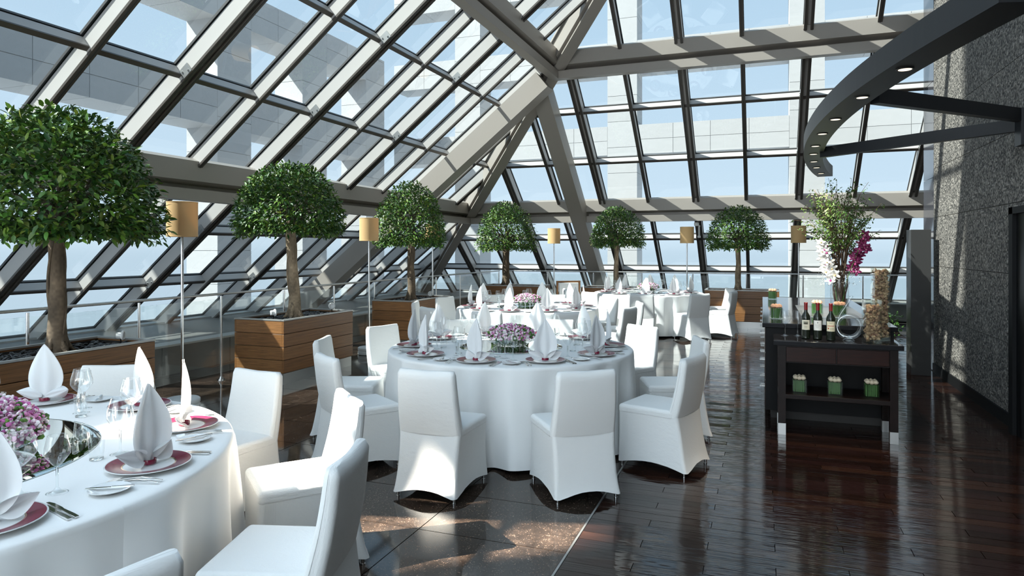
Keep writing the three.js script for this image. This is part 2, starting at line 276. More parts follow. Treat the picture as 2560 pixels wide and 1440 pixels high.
// ---------------------------------------------------------------- core wall on the right, closing walls
const wallR = structure('wall_right', 'bush hammered grey concrete wall on the right', 'wall');
part('core', bx(2.8, 11, 16.4, 3.6, 5.3, -2.27), M.blackMatt, wallR);
{ const r = rng(5), hs = []; for (let y = .12; y < 10.4; y += .65) hs.push(y);
  const pg = [0, 1, 2, 3].map((k) => { const g = bx(.05, .644, 1.594), uv = g.attributes.uv; for (let i = 0; i < uv.count; i++) uv.setXY(i, (uv.getX(i) + k * .31), (uv.getY(i) + k * .47)); return g; });
  hs.forEach((y, j) => { for (let k = 0; k < 6; k++) { const z = -10.47 + .8 + 1.6 * k, o = part('panel', pg[Math.floor(r() * 4)], M.concrete[Math.floor(r() * 3)], wallR); o.position.set(2.175, y + .325, z); } });
}
part('skirting', bx(.06, .12, 9.6, 2.165, .06, -5.67), M.blackMatt, wallR);
const endTrim = structure('trim_1', 'polished dark stone strip at the end of the concrete wall', 'wall trim');
for (let k = 0; k < 8; k++) part('slab', bx(.5, 1.294, .60, 2.40, .66 + 1.3 * k, -10.78), M.polished, endTrim);
const doorS = structure('door_1', 'black door frame in the concrete wall at the right edge', 'door');
part('jamb', bx(.10, 2.02, .10, 2.12, 1.01, -7.20), M.blackMatt, doorS); part('leaf', bx(.05, 1.96, .95, 2.125, .98, -6.67), M.black, doorS); part('lintel', bx(.10, .06, 1.1, 2.12, 1.99, -6.7), M.blackMatt, doorS);
const wallB = structure('wall_back', 'upright glass wall behind the camera', 'glass wall');
for (let i = 0; i < 6; i++) for (let j = 0; j < 5; j++) part('pane', new THREE.PlaneGeometry(2.1, 1.9).translate(-9.75 + 2.15 * i, .95 + 1.95 * j, 6.1), M.clearGlass, wallB);
for (let i = 0; i <= 6; i++) part('mullion', bx(.08, 9.8, .2, -10.83 + 2.15 * i, 4.9, 6.1), M.mullion, wallB);
for (let j = 0; j <= 5; j++) part('transom', bx(13, .08, .14, -4.4, 1.95 * j, 6.1), M.mullion, wallB);
const ceiling = structure('ceiling', 'flat concrete roof over the building core', 'ceiling'); part('slab', bx(4.8, .3, 15.2, 3.2, 9.75, -1.3), M.ledge, ceiling);
const wallFR = structure('wall_far_right', 'concrete wall closing the room beyond the core', 'wall'); part('concrete', bx(.3, 11, 12, 5.35, 5.3, -16), M.ledge, wallFR);

// ---------------------------------------------------------------- the white stone lattice crown outside
function lattice(name, label, build) { const o = thing(name, label, 'building frame'); build(o); return o; }
const blockCache = new Map();
function block(w, h, d) { const k = [w, h, d].map((x) => x.toFixed(3)).join(); if (!blockCache.has(k)) blockCache.set(k, bx(w, h, d)); return blockCache.get(k); }
function columnBlocks(o, x, z, w, d, y0, y1, step, seen, r) {
  const rest = [], nst = Math.ceil((y1 - y0) / step - 1e-6);
  for (let k = 0; k < nst; k++) { const a = y0 + k * step, b = Math.min(y1, a + step), h = b - a - .014; if (h < .05) continue; if (b > seen[0] && a < seen[1]) { const p = part('stone_panel', block(w, +h.toFixed(3), d), M.stone[Math.floor(r() * 3)], o); p.position.set(x, (a + b) / 2, z); } else rest.push(bx(w, h, d, x, (a + b) / 2, z)); }
  if (rest.length) part('stone_panels', rest, M.stone[0], o, 'stuff');
  part('core', bx(w - .03, y1 - y0, d - .03, x, (y0 + y1) / 2, z), M.stoneCore, o);
}
function beamBlocks(o, alongX, at, c0, c1, y0, y1, dep, step, r) {
  const len = Math.abs(c1 - c0), n = Math.round(len / step), st = len / n, hh = (y1 - y0) / 2;
  for (let k = 0; k < n; k++) for (let j = 0; j < 2; j++) { const c = Math.min(c0, c1) + (k + .5) * st, p = part('stone_panel', alongX ? block(st - .014, hh - .014, dep) : block(dep, hh - .014, st - .014), M.stone[Math.floor(r() * 3)], o); p.position.set(alongX ? c : at, y0 + hh * (j + .5), alongX ? at : c); }
  part('core', alongX ? bx(len, y1 - y0 - .03, dep - .03, (c0 + c1) / 2, (y0 + y1) / 2, at) : bx(dep - .03, y1 - y0 - .03, len, at, (y0 + y1) / 2, (c0 + c1) / 2), M.stoneCore, o);
}
const beamRows = [[5.0, 6.05], [8.0, 9.05], [11.0, 12.05]];
lattice('stone_lattice', 'white stone lattice frame standing outside the far glass wall', (o) => {
  const r = rng(15);
  for (const x of [-10.75, -4.71, 1.35]) columnBlocks(o, x, -24.55, 1.06, 1.1, -3, 12.05, .92, [-1, 9], r);
  for (const [a, b] of beamRows.slice(0, 3)) { beamBlocks(o, true, -24.55, -10.22, -5.24, a, b, 1.1, 1.3, r); beamBlocks(o, true, -24.55, -4.18, .82, a, b, 1.1, 1.3, r); beamBlocks(o, true, -24.55, 1.88, 8, a, b, 1.1, 1.3, r); beamBlocks(o, true, -24.55, -14, -11.28, a, b, 1.1, 1.3, r); }
});
lattice('stone_lattice', 'white stone lattice frame standing outside the left glass wall', (o) => {
  const r = rng(16), zs = [-22.6, -18.85, -15.2, -6.4, 1.2];
  for (const z of zs) columnBlocks(o, -14.55, z, 1.1, 1.3, -3, 9.05, .92, [-1, 12], r);
  for (const [a, b] of beamRows.slice(0, 2)) for (let k = 0; k < zs.length - 1; k++) beamBlocks(o, false, -14.55, zs[k] + .65, zs[k + 1] - .65, a, b, 1.1, 1.3, r);
});
{ const o = thing('roof_terrace', 'pale stone roof terrace outside below the window sills', 'terrace'); part('paving', [bx(4.2, .2, 40, -14.2, -3.1, -8), bx(20, .2, 5.2, -2, -3.1, -23.5)], M.stone[2], o); }
lattice('stone_wall', 'tall white stone tower wall with one opening outside the left glass wall', (o) => {
  const cut = [[2.5, 4.35, -3, 28], [5.75, 26, -3, 28], [4.35, 5.75, -3, 14.4], [4.35, 5.05, 15.7, 28], [5.05, 5.75, 16.8, 28]];
  part('stone', cut.map(([a, b, c, d]) => bx(.5, d - c, b - a, -14.3, (c + d) / 2, (a + b) / 2)), M.stone[0], o);
});

// ---------------------------------------------------------------- ring light over the buffet
{
  const o = thing('ring_light', 'curved black ceiling light bar with downlights above the buffet', 'light', [0, 0, 0]);
  const plan = [[.94, -3.45], [.741, -4.21], [.585, -4.97], [.49, -5.64], [.425, -6.4], [.40, -7.32], [.44, -8.43], [.525, -9.34], [.66, -10.31], [.75, -10.8]].map((p) => V(p[0] + .1, 2.70, p[1]));
  const c = new THREE.CatmullRomCurve3(plan), N = 60, loops = [];
  for (let i = 0; i <= N; i++) { const p = c.getPointAt(i / N), t = c.getTangentAt(i / N), s = V(t.z, 0, -t.x).normalize(); loops.push([[-.1, 0], [-.1, .15], [.1, .15], [.1, 0]].map(([a, b]) => p.clone().addScaledVector(s, a).add(V(0, b, 0)))); }
  let g = loft(loops, true, true); g = g.toNonIndexed(); g.computeVertexNormals(); part('body', g, M.darkMetal, o);
  const ts = [[.90, -4.49], [.79, -5.23], [.70, -6.03], [.64, -6.76], [.615, -7.53], [.625, -8.16], [.655, -8.87], [.70, -9.53], [.80, -10.28]];
  for (const [x, z] of ts) {
    let best = 0, bd = 9; for (let k = 0; k <= 400; k++) { const p = c.getPointAt(k / 400), d = Math.abs(p.z - z); if (d < bd) { bd = d; best = k / 400; } }
    const p = c.getPointAt(best), dl = part('downlight', lathe([[.048, .006], [.048, -.006], [.038, -.006], [.036, .012]], 20), M.darkMetal, o); dl.position.set(p.x, 2.70, p.z);
    const gl = part('lamp_lens', cyl(.036, .036, .004, 0, 0, 0, 20), M.lampGlow, dl); gl.position.y = -.004;
    const s = new THREE.SpotLight(L(1, .84, .62), .8, 6, .6, .6, 2); s.position.set(p.x, 2.685, p.z); s.target.position.set(p.x, 0, p.z); s.castShadow = true; scene.add(s, s.target);
  }
  const arm = (a, b) => { const d = b.clone().sub(a), m = new THREE.Matrix4().lookAt(b, a, V(0, 1, 0)).setPosition(a.clone().add(b).multiplyScalar(.5)); return bx(.07, .11, d.length()).applyMatrix4(m); };
  part('arm', arm(V(.76, 2.755, -5.5), V(2.15, 2.815, -7.12)), M.darkMetal, o);
  part('arm', arm(V(.60, 2.70, -8.1), V(2.15, 2.745, -7.16)), M.darkMetal, o);
  part('wall_bracket', bx(.06, .32, .16, 2.12, 2.71, -7.08), M.darkMetal, o);
}

// ---------------------------------------------------------------- glass railings
function railing(label, from, dir, n, step) {
  const o = thing('glass_railing', label, 'railing'), q = new THREE.Quaternion().setFromUnitVectors(V(1, 0, 0), dir), put = (m, k, y) => { m.quaternion.copy(q); m.position.copy(from).addScaledVector(dir, k); m.position.y = y; };
  const gl = bx(step - .05, .92, .012), po = cyl(.014, .014, 1.06, 0, 0, 0, 12), ba = merge([cyl(.045, .05, .02, 0, 0, 0, 16), cyl(.02, .03, .03, 0, .025, 0, 12)]);
  for (let k = 0; k <= n; k++) { const p = part('post', po, M.chrome, o); put(p, k * step, .53); const b = part('base_plate', ba, M.chrome, o); put(b, k * step, .01); if (k < n) { const g = part('glass_panel', gl, M.railGlass, o); put(g, (k + .5) * step, .56); } }
  const rail = part('handrail', rbx(n * step + .06, .028, .055, 0, 0, 0, .01), M.steel, o); put(rail, n * step / 2, 1.085);
}
railing('glass railing with a flat steel handrail along the left window wall', V(-6.37, 0, -16.20), V(0, 0, 1), 14, 1.19);
railing('glass railing with a flat steel handrail along the far window wall', V(-6.30, 0, -16.35), V(1, 0, 0), 9, 1.19);

// ---------------------------------------------------------------- planters with clipped fig trees
const pebbleG = [0, 1, 2].map((k) => new THREE.SphereGeometry(.5, 7, 5).scale(.062 + k * .012, .022 + k * .004, .042 + k * .006));
function planter(label, x, z, alongZ, singlePebbles, seed) {
  const r = rng(seed), o = thing('planter', label, 'planter', [x, 0, z], alongZ ? Math.PI / 2 : 0, 'wooden planters along the windows');
  const W = 1.47, D = .75, H = .78;
  part('plinth', merge([bx(W - .03, .13, D - .03, 0, .065, 0)]), M.steel, o);
  const bh = (H - .145) / 4;
  for (let k = 0; k < 4; k++) {
    const y = .135 + bh * (k + .5);
    for (const s of [-1, 1]) { part('board', rbx(W, bh - .005, .025, 0, y, s * (D / 2 - .0125), .003, 1), M.walnut[(k + (s > 0 ? 1 : 0)) % 3], o); part('board', rbx(.025, bh - .005, D - .052, s * (W / 2 - .0125), y, 0, .003, 1), M.walnut[(k + 2) % 3], o); }
  }
  part('liner', [bx(W - .06, H - .15, .01, 0, H / 2 + .05, D / 2 - .032), bx(W - .06, H - .15, .01, 0, H / 2 + .05, -D / 2 + .032), bx(.01, H - .15, D - .07, W / 2 - .032, H / 2 + .05, 0), bx(.01, H - .15, D - .07, -W / 2 + .032, H / 2 + .05, 0), bx(W - .06, .04, D - .06, 0, H - .085, 0)], M.slab, o);
  part('rim', [bx(W + .01, .016, .05, 0, H, D / 2 - .02), bx(W + .01, .016, .05, 0, H, -D / 2 + .02), bx(.05, .016, D - .08, W / 2 - .02, H, 0), bx(.05, .016, D - .08, -W / 2 + .02, H, 0)], M.rim, o);
  const rest = [[], [], []];
  for (let k = 0; k < 420; k++) {
    const px = rnd(-W / 2 + .08, W / 2 - .08, r), pz = rnd(-D / 2 + .08, D / 2 - .08, r), g = pebbleG[Math.floor(r() * 3)], m = Math.floor(r() * 3), py = H - .055 + r() * .022; if (Math.hypot(px, pz) < .10) continue;
    if (k < singlePebbles) { const p = part('pebble', g, M.pebble[m], o); p.position.set(px, py, pz); p.rotation.set(rnd(-.5, .5, r), rnd(0, 3, r), rnd(-.5, .5, r)); }
    else rest[m].push(g.clone().applyMatrix4(new THREE.Matrix4().makeRotationFromEuler(new THREE.Euler(rnd(-.5, .5, r), rnd(0, 3, r), rnd(-.5, .5, r))).setPosition(px, py, pz)));
  }
  rest.forEach((l, m) => { if (l.length) part('pebbles', l, M.pebble[m], o, 'stuff'); });
  return o;
}
const leafG = (() => { const p = [0, 0, 0, -.22, .03, .34, .22, .03, .34, 0, -.03, .36, -.17, .0, .72, .17, .0, .72, 0, -.05, .74, 0, -.12, 1.05], ix = [0, 3, 1, 0, 2, 3, 1, 3, 6, 1, 6, 4, 3, 2, 5, 3, 5, 6, 4, 6, 7, 6, 5, 7]; const g = new THREE.BufferGeometry(); g.setAttribute('position', new THREE.Float32BufferAttribute(p, 3)); g.setIndex(ix); g.setAttribute('uv', new THREE.Float32BufferAttribute(new Float32Array(16), 2)); g.computeVertexNormals(); return g; })();
const leafFlat = leafG.toNonIndexed();
function foliage(list, color) {                        // many leaves joined: one buffer
  const n = leafFlat.attributes.position.count, P = new Float32Array(list.length * n * 3), N = new Float32Array(list.length * n * 3), C = new Float32Array(list.length * n * 3), v = V(0, 0, 0), nm = new THREE.Matrix3();
  const sp = leafFlat.attributes.position, sn = leafFlat.attributes.normal;
  list.forEach(([m, c], i) => { nm.getNormalMatrix(m); for (let k = 0; k < n; k++) { const at = (i * n + k) * 3; v.fromBufferAttribute(sp, k).applyMatrix4(m); P.set([v.x, v.y, v.z], at); v.fromBufferAttribute(sn, k).applyMatrix3(nm).normalize(); N.set([v.x, v.y, v.z], at); C.set(c, at); } });
  const g = new THREE.BufferGeometry(); g.setAttribute('position', new THREE.BufferAttribute(P, 3)); g.setAttribute('normal', new THREE.BufferAttribute(N, 3)); g.setAttribute('color', new THREE.BufferAttribute(C, 3)); g.setAttribute('uv', new THREE.BufferAttribute(new Float32Array(list.length * n * 2), 2)); return g;
}
const leafCol = [[.066, .150, .020], [.046, .112, .020], [.110, .210, .026], [.030, .078, .018], [.17, .27, .034]];
function leafMatrix(p, out, size, r) { // blade points outward and droops
  const d = out.clone().multiplyScalar(.7).add(V(rnd(-.9, .9, r), rnd(-1.15, .45, r), rnd(-.9, .9, r))).normalize(), up = V(rnd(-.8, .8, r), 1, rnd(-.8, .8, r)).add(out.clone().multiplyScalar(.5)).normalize(), x = up.clone().cross(d).normalize(), y = d.clone().cross(x);
  return new THREE.Matrix4().makeBasis(x.multiplyScalar(size), y.multiplyScalar(size), d.clone().multiplyScalar(size)).setPosition(p);
}
function tree(label, x, z, o_) {
  const { seed, rx, top, low, leaves, size, single = 0, turn = 0, tr = .07, lean = [0, 0] } = o_;
  const r = rng(seed), o = thing('fig_tree', label, 'tree', [x, .735, z], turn, 'clipped trees in wooden planters'), b0 = low - .72, t0 = top - .72, fork = b0 + .12;
  const wob = () => rnd(-.025, .025, r);
  const pts = [V(0, 0, 0), V(wob(), fork * .25, wob()), V(wob() + lean[0] * .5, fork * .55, wob()), V(lean[0], fork * .9, lean[1]), V(lean[0], fork + .12, lean[1])];
  part('trunk', merge([taper(pts, [tr * 1.35, tr * 1.05, tr * .95, tr, tr * .8], 24, 14), ...[0, 1.3, 2.6, 3.9, 5.1].map((a) => taper([V(Math.cos(a) * tr * 2.3, -.01, Math.sin(a) * tr * 2.3), V(Math.cos(a) * tr * 1.3, .05, Math.sin(a) * tr * 1.3), V(Math.cos(a) * tr * .6, .2, Math.sin(a) * tr * .6)], [.012, .028, .022], 6, 6)), ...[0.4, 2.2, 4.1].map((a, k) => taper([...Array(9)].map((_, i) => { const h = i / 8 * fork * .9, an = a + i * (k % 2 ? .5 : -.4), c = pts[1].clone().lerp(pts[3], i / 8); return V(c.x + Math.cos(an) * tr * .95, h, c.z + Math.sin(an) * tr * .95); }), [.012, .016, .010], 16, 5))]), o_.pale ? M.barkPale : M.bark, o);
  const br = [];
  for (let k = 0; k < 26; k++) { const a = r() * 6.283, e = rnd(.0, 1.2, r), l = rnd(.45, .85, r), q = V(Math.cos(a) * Math.cos(e) * rx * l, fork + .05 + Math.sin(e) * (t0 - fork) * l, Math.sin(a) * Math.cos(e) * rx * l).add(V(lean[0], 0, lean[1])); const s = V(lean[0], fork + rnd(-.05, .1, r), lean[1]), m = s.clone().lerp(q, .5).add(V(rnd(-.06, .06, r), rnd(.0, .1, r), rnd(-.06, .06, r))); br.push(taper([s, m, q], [tr * .34, tr * .2, .005], 8, 5)); }
  part('branches', br, M.branch, o);
  const list = [], near = V(-x, 0, -z).normalize().applyAxisAngle(V(0, 1, 0), -turn), singles = [];
  for (let k = 0; k < leaves; k++) {
    const a = r() * 6.283, lump = 1 + .07 * Math.sin(a * 3 + seed) + .05 * Math.sin(a * 7 + 2 * seed), e = Math.asin(rnd(-.34, 1, r)), sh = .55 + .47 * Math.pow(r(), .5);
    const ce = Math.cos(e), up = e > 0 ? Math.sin(e) * (t0 - b0 - .18) : Math.sin(e) * .38, hem = e < 0 ? rnd(.75, 1, r) : 1;
    const out = V(Math.cos(a) * ce, Math.sin(Math.max(e, -.1)) + .05, Math.sin(a) * ce).normalize(), p = V(Math.cos(a) * ce * rx * lump * sh * hem, b0 + .18 + up * sh, Math.sin(a) * ce * rx * lump * sh * hem).add(V(lean[0], 0, lean[1]));
    const rad = Math.hypot(p.x - lean[0], p.z - lean[1]) / rx; p.y -= .20 * Math.max(0, rad - .35) * (1 - .6 * Math.max(0, Math.sin(e))) - .04; const m = leafMatrix(p, out, size * rnd(.75, 1.3, r), r), ci = Math.floor(r() * 5);
    if (singles.length < single && out.dot(near) > .35 && sh > .9) singles.push([m, ci]); else list.push([m, leafCol[ci].map((q) => q * rnd(.8, 1.25, r))]);
  }
  part('foliage', foliage(list), M.leafV, o, 'stuff');
  for (const [m, ci] of singles) { const l = part('leaf', leafG, M.leaf[ci % 4], o); m.decompose(l.position, l.quaternion, l.scale); }
}
const PX = -5.815;
planter('wooden planter of dark pebbles nearest the camera at the left edge', PX, -4.13, true, 260, 101);
planter('wooden planter beside the middle table with a sunlit end', PX, -7.45, true, 150, 102);
planter('wooden planter behind the middle table, third along the left railing', PX, -10.62, true, 0, 103);
planter('wooden planter in the far corner of the room behind the napkins', PX + .26, -15.25, false, 0, 104);
planter('wooden planter hidden behind the farthest table under a tree', -3.12, -15.25, false, 0, 105);
planter('sunlit orange wooden planter left of the buffet counter', -.42, -15.22, false, 0, 106);
tree('large leafy fig tree with a wrapped trunk at the left edge', PX, -4.18, { seed: 11, rx: .80, top: 2.82, low: 1.72, leaves: 10500, size: .070, single: 300, tr: .066, lean: [.02, .02] });
tree('fig tree with a pale trunk in the planter beside the middle table', PX, -7.39, { seed: 12, rx: .70, top: 2.72, low: 1.82, leaves: 9500, size: .058, single: 300, tr: .068, lean: [-.03, .04], pale: true });
tree('dark round fig tree third along the left railing', PX, -10.56, { seed: 13, rx: .62, top: 2.76, low: 1.68, leaves: 8200, size: .054, tr: .062 });
tree('round fig tree in the far corner in front of the hip girder', PX, -15.25, { seed: 14, rx: .70, top: 2.72, low: 1.60, leaves: 7600, size: .056, tr: .080 });
tree('small fig tree behind the farthest table', -3.12, -15.25, { seed: 15, rx: .60, top: 2.54, low: 1.68, leaves: 6200, size: .055, tr: .052, pale: true });
tree('fig tree with spreading crown over the orange planter', -.50, -15.22, { seed: 16, rx: .64, top: 2.50, low: 1.62, leaves: 6400, size: .055, tr: .052, pale: true });
// small garden spotlights on the planters
{ const sp = proto('garden_spotlight', 'spotlight', (o) => { part('housing', new THREE.TorusGeometry(.036, .012, 8, 20).translate(0, .07, 0), M.white, o); part('body', cyl(.034, .030, .05, 0, 0, 0, 16).rotateX(Math.PI / 2).translate(0, .07, -.03), M.white, o); part('stake', cyl(.006, .006, .06, 0, .02, -.02, 8), M.black, o); });
  copyOf(sp, [PX + .12, .775, -8.05], .6, 'small white ring spotlight at the far end of the second planter'); copyOf(sp, [PX + .05, .775, -6.95], 2.6, 'small white spotlight at the near end of the second planter'); copyOf(sp, [PX + .1, .755, -11.1], .5, 'small white ring spotlight in the third planter'); copyOf(sp, [PX + .1, .755, -4.95 + .2], 2.2, 'small pale spotlight among the pebbles of the nearest planter');
}

// ---------------------------------------------------------------- floor lamps
const lampP = proto('floor_lamp', 'lamp', (o) => {
  part('base', lathe([[0, 0], [.17, 0], [.172, .012], [.172, .05], [.165, .056], [.165, .064], [.172, .07], [.172, .105], [.16, .115], [0, .118]], 40), M.white, o);
  part('pole', cyl(.0145, .0145, 1.78, 0, 1.0, 0, 16), M.chrome, o);
  const s = part('lamp_shade', lathe([[.146, 1.775], [.149, 1.775], [.149, 2.13], [.146, 2.13], [.146, 1.775]], 40), M.shade, o);
  part('trim_ring', [new THREE.TorusGeometry(.148, .004, 6, 40).rotateX(Math.PI / 2).translate(0, 1.777, 0), new THREE.TorusGeometry(.148, .004, 6, 40).rotateX(Math.PI / 2).translate(0, 2.128, 0)], M.shade, s);
  part('shade_spider', [bx(.29, .006, .008, 0, 1.88, 0), bx(.008, .006, .29, 0, 1.88, 0), cyl(.02, .02, .08, 0, 1.90, 0, 12)], M.chrome, s);
});
[[-5.60, -5.34, 'tan drum floor lamp between the two nearest planters'], [-5.79, -9.16, 'tan drum floor lamp between the second and third planters'], [-6.0, -11.75, 'tan drum floor lamp half hidden behind the third tree'], [-4.62, -15.3, 'tan drum floor lamp between the corner tree and the small tree'], [-1.56, -15.25, 'tan drum floor lamp between the two far trees'], [.70, -15.3, 'tan drum floor lamp behind the tall branch arrangement']].forEach(([x, z, l]) => copyOf(lampP, [x, 0, z], 0, l, 'floor lamps'));

// ---------------------------------------------------------------- slip-covered chairs
function rrect(hw, z0, z1, rad, per = 8) {             // rounded rectangle seen from above, counter-clockwise; returns [x, z, t along its side, side]
  const out = [], c = [[hw - rad, z1 - rad, 0], [-hw + rad, z1 - rad, 1], [-hw + rad, z0 + rad, 2], [hw - rad, z0 + rad, 3]];
  const corner = (k) => { for (let i = 0; i <= 3; i++) { const a = (k + i / 3) * Math.PI / 2; out.push([c[k][0] + Math.cos(a) * rad, c[k][1] + Math.sin(a) * rad, 0]); } };
  for (let k = 0; k < 4; k++) { corner(k); const a = c[k], b = c[(k + 1) % 4], e = (k + 1) * Math.PI / 2; for (let i = 1; i < per; i++) out.push([a[0] + (b[0] - a[0]) * i / per + Math.cos(e) * rad, a[1] + (b[1] - a[1]) * i / per + Math.sin(e) * rad, Math.sin(i / per * Math.PI)]); }
  return out.reverse();
}
const chairShapes = (() => {
  const skirtLoops = []; const rows = 12;
  for (let i = 0; i <= rows; i++) {
    const t = i / rows, base = rrect(.232 - .010 * Math.sin(t * Math.PI) - .006 * t, -.318 + .078 * Math.pow(t, .7), .245 - .006 * t, .028);
    skirtLoops.push(base.map(([x, z, e], k) => { const hem = .035 + .038 * e, y = hem + (.43 - hem) * t, w = (1 - t) * .005 * Math.sin(k * 2.1) + .003 * Math.sin(k * .9 + t * 5); return V(x * (1 + w), y, z + w * .4); }));
  }
  const skirt = loft(skirtLoops, false, false, 2, .5);
  const seat = merge([rbx(.455, .075, .455, 0, .4325, .012, .028, 3)]);
  const bl = []; const br = 14;
  for (let i = 0; i <= br; i++) {
    const t = i / br, y = .42 + .435 * t, zr = -.236 - .062 * t - .012 * Math.sin(t * Math.PI) + (t > .93 ? .006 : 0), th = .082 - .022 * t, hw = .226 - .018 * t, round = t > .94 ? .010 * (t - .94) / .06 : 0;
    bl.push(rrect(hw - round, zr + round, zr + th - round, .024 - round * .5, 8).map(([x, z, e]) => V(x, y - .014 * (1 - (x / .23) ** 2) * t * t, z - .012 * (1 - (x / .23) ** 2))));
  }
  return { skirt, seat, back: loft(bl, false, true, 1.4, .6), leg: merge([cyl(.010, .009, .085, 0, .0455, 0, 10), cyl(.012, .012, .006, 0, .003, 0, 10)]) };
})();
const chairP = proto('dining_chair', 'chair', (o) => {
  part('seat', chairShapes.seat, M.fabric, o); part('backrest', chairShapes.back, M.fabric, o); part('skirt', chairShapes.skirt, M.fabric, o);
  for (const [x, z] of [[-.205, .215], [.205, .215], [-.205, -.283], [.205, -.283]]) { const l = part('leg', chairShapes.leg, M.chrome, o); l.position.set(x, 0, z); }
});
chairP.children[2].material = M.fabric;

// ---------------------------------------------------------------- table ware
const plateP = proto('charger_plate', 'plate', (o) => {
  part('plate', lathe([[0, .004], [.06, .004], [.098, .007], [.155, .017], [.158, .019], [.157, .021], [.153, .0205], [.098, .0105], [.09, .009], [0, .009]], 48), M.china, o);
  part('rim_band', lathe([[.0985, .0112], [.126, .0165], [.152, .0212]], 48), M.burgundy, o);
  part('gold_ring', lathe([[.093, .0102], [.0985, .0114]], 48), M.gold, o);
});
function napkinBlade(h, w, cup, lean, th = .0035, seedK = 0) {   // a tall folded leaf of cloth with pleats that meet at the ring
  const W = (t) => w * (Math.pow(Math.sin(Math.PI * Math.pow(t, .82)), .85) * (1 - .25 * t) + .10 * (1 - t) + .02), f = (off) => (u, v) => { const s = (u - .5) * 2, x = s * W(v), pl = Math.sin(s * 7 + seedK) * .010 * (1 - v) * Math.min(1, v * 4) - Math.abs(s) * .012 * (1 - v * .6); return V(x, v * h + (Math.abs(s) < .12 ? .006 * v : 0), cup * s * s * W(v) * 6 + pl + lean * v * v + off); };
  const a = surf(12, 16, f(th)), b = surf(12, 16, f(-th)); b.index.array.reverse(); b.computeVertexNormals(); return merge([a, b]);
}
const napkinP = [0, 1].map((k) => proto('napkin', 'napkin', (o) => {
  part('leaf_fold', napkinBlade(.315, .092, .05, .0, .0035, k * 1.3).translate(0, .008, 0), M.napkin, o);
  const wing = (s) => napkinBlade(.125, .036, .25, .02, .003, 2).rotateZ(s * -1.28).rotateY(s * .3).translate(s * .010, .030, -.006);
  part('side_fold', wing(1), M.napkin, o); part('side_fold', wing(-1), M.napkin, o);
  part('napkin_ring', lathe([[.022, .004], [.027, .004], [.027, .022], [.022, .022], [.022, .004]], 20), M.burgundy, o);
}));
const sidePlateP = protoMesh('bread_plate', 'plate', lathe([[0, .003], [.05, .003], [.058, .006], [.086, .013], [.0865, .015], [.083, .0145], [.056, .009], [.048, .007], [0, .007]], 40).scale(.82, 1, .82), M.china);
function outline(pts, th, bend) { const g = new THREE.ExtrudeGeometry(new THREE.Shape(pts.map((p) => new THREE.Vector2(...p))), { depth: th, bevelEnabled: true, bevelSize: .0006, bevelThickness: .0006, bevelSegments: 1, steps: 1, curveSegments: 4 }).rotateX(-Math.PI / 2); const p = g.attributes.position; if (bend) for (let i = 0; i < p.count; i++) p.setY(i, p.getY(i) + bend(-p.getZ(i))); g.computeVertexNormals(); return g; }
const forkG = outline([[-.004, 0], [.004, 0], [.0055, .03], [.003, .08], [.003, .125], [.011, .145], [.0115, .195], [.009, .195], [.0085, .16], [.006, .16], [.0055, .195], [.003, .195], [.0025, .16], [-.0005, .16], [-.001, .195], [-.0035, .195], [-.004, .16], [-.0065, .16], [-.007, .195], [-.0095, .195], [-.0105, .145], [-.003, .125], [-.003, .08], [-.0055, .03]], .0022, (y) => .004 + .010 * Math.sin(Math.min(1, y / .195) * Math.PI) * (y > .09 ? .6 : 1));
const forkP = protoMesh('fork', 'fork', forkG.translate(0, 0, .1), M.silver);
function knife(len, name) { return proto(name, 'knife', (o) => { const k = len / .22; part('handle', outline([[-.006 * k, 0], [.006 * k, 0], [.007 * k, .03 * k], [.005 * k, .10 * k], [-.005 * k, .10 * k], [-.007 * k, .03 * k]], .005).translate(0, .001, .11 * k), M.silver, o); part('blade', outline([[-.005 * k, .098 * k], [.006 * k, .098 * k], [.010 * k, .13 * k], [.010 * k, .19 * k], [.004 * k, .218 * k], [-.004 * k, .222 * k], [-.005 * k, .2 * k]], .0016).translate(0, .002, .11 * k), M.silver, o); }); }
const knifeP = knife(.22, 'table_knife'), butterP = knife(.16, 'butter_knife');
const bowlPts = (h, rb, rm, stem, foot) => [[foot, .0], [foot * .6, .004], [.012, .010], [.0045, .02], [.004, stem * .6], [.005, stem - .004], [rb * .35, stem + .006], [rb * .8, stem + .03], [rb, stem + (h - stem) * .38], [rb * .97, stem + (h - stem) * .6], [rm, h]];
const goblet = (name, h, rb, rm, stem, foot) => proto(name, 'glass', (o) => { const p = bowlPts(h, rb, rm, stem, foot); part('foot', lathe([[0, 0], ...p.slice(0, 4)], 32), M.wineGlass, o); part('stem', lathe(p.slice(3, 6), 12), M.solidGlass, o); part('bowl', lathe([[.001, stem - .004], ...p.slice(6)], 32), M.wineGlass, o); part('lip', new THREE.TorusGeometry(rm, .0011, 5, 32).rotateX(Math.PI / 2).translate(0, h, 0), M.wineGlass, o); });
const wineP = goblet('wine_glass', .235, .052, .036, .105, .040), whiteP = goblet('white_wine_glass', .205, .041, .030, .095, .036);
const tumblerP = proto('water_glass', 'glass', (o) => { part('wall', lathe([[.026, .006], [.029, .05], [.034, .115]], 28), M.wineGlass, o); part('base', lathe([[0, 0], [.026, 0], [.026, .007], [0, .007]], 28), M.solidGlass, o); });

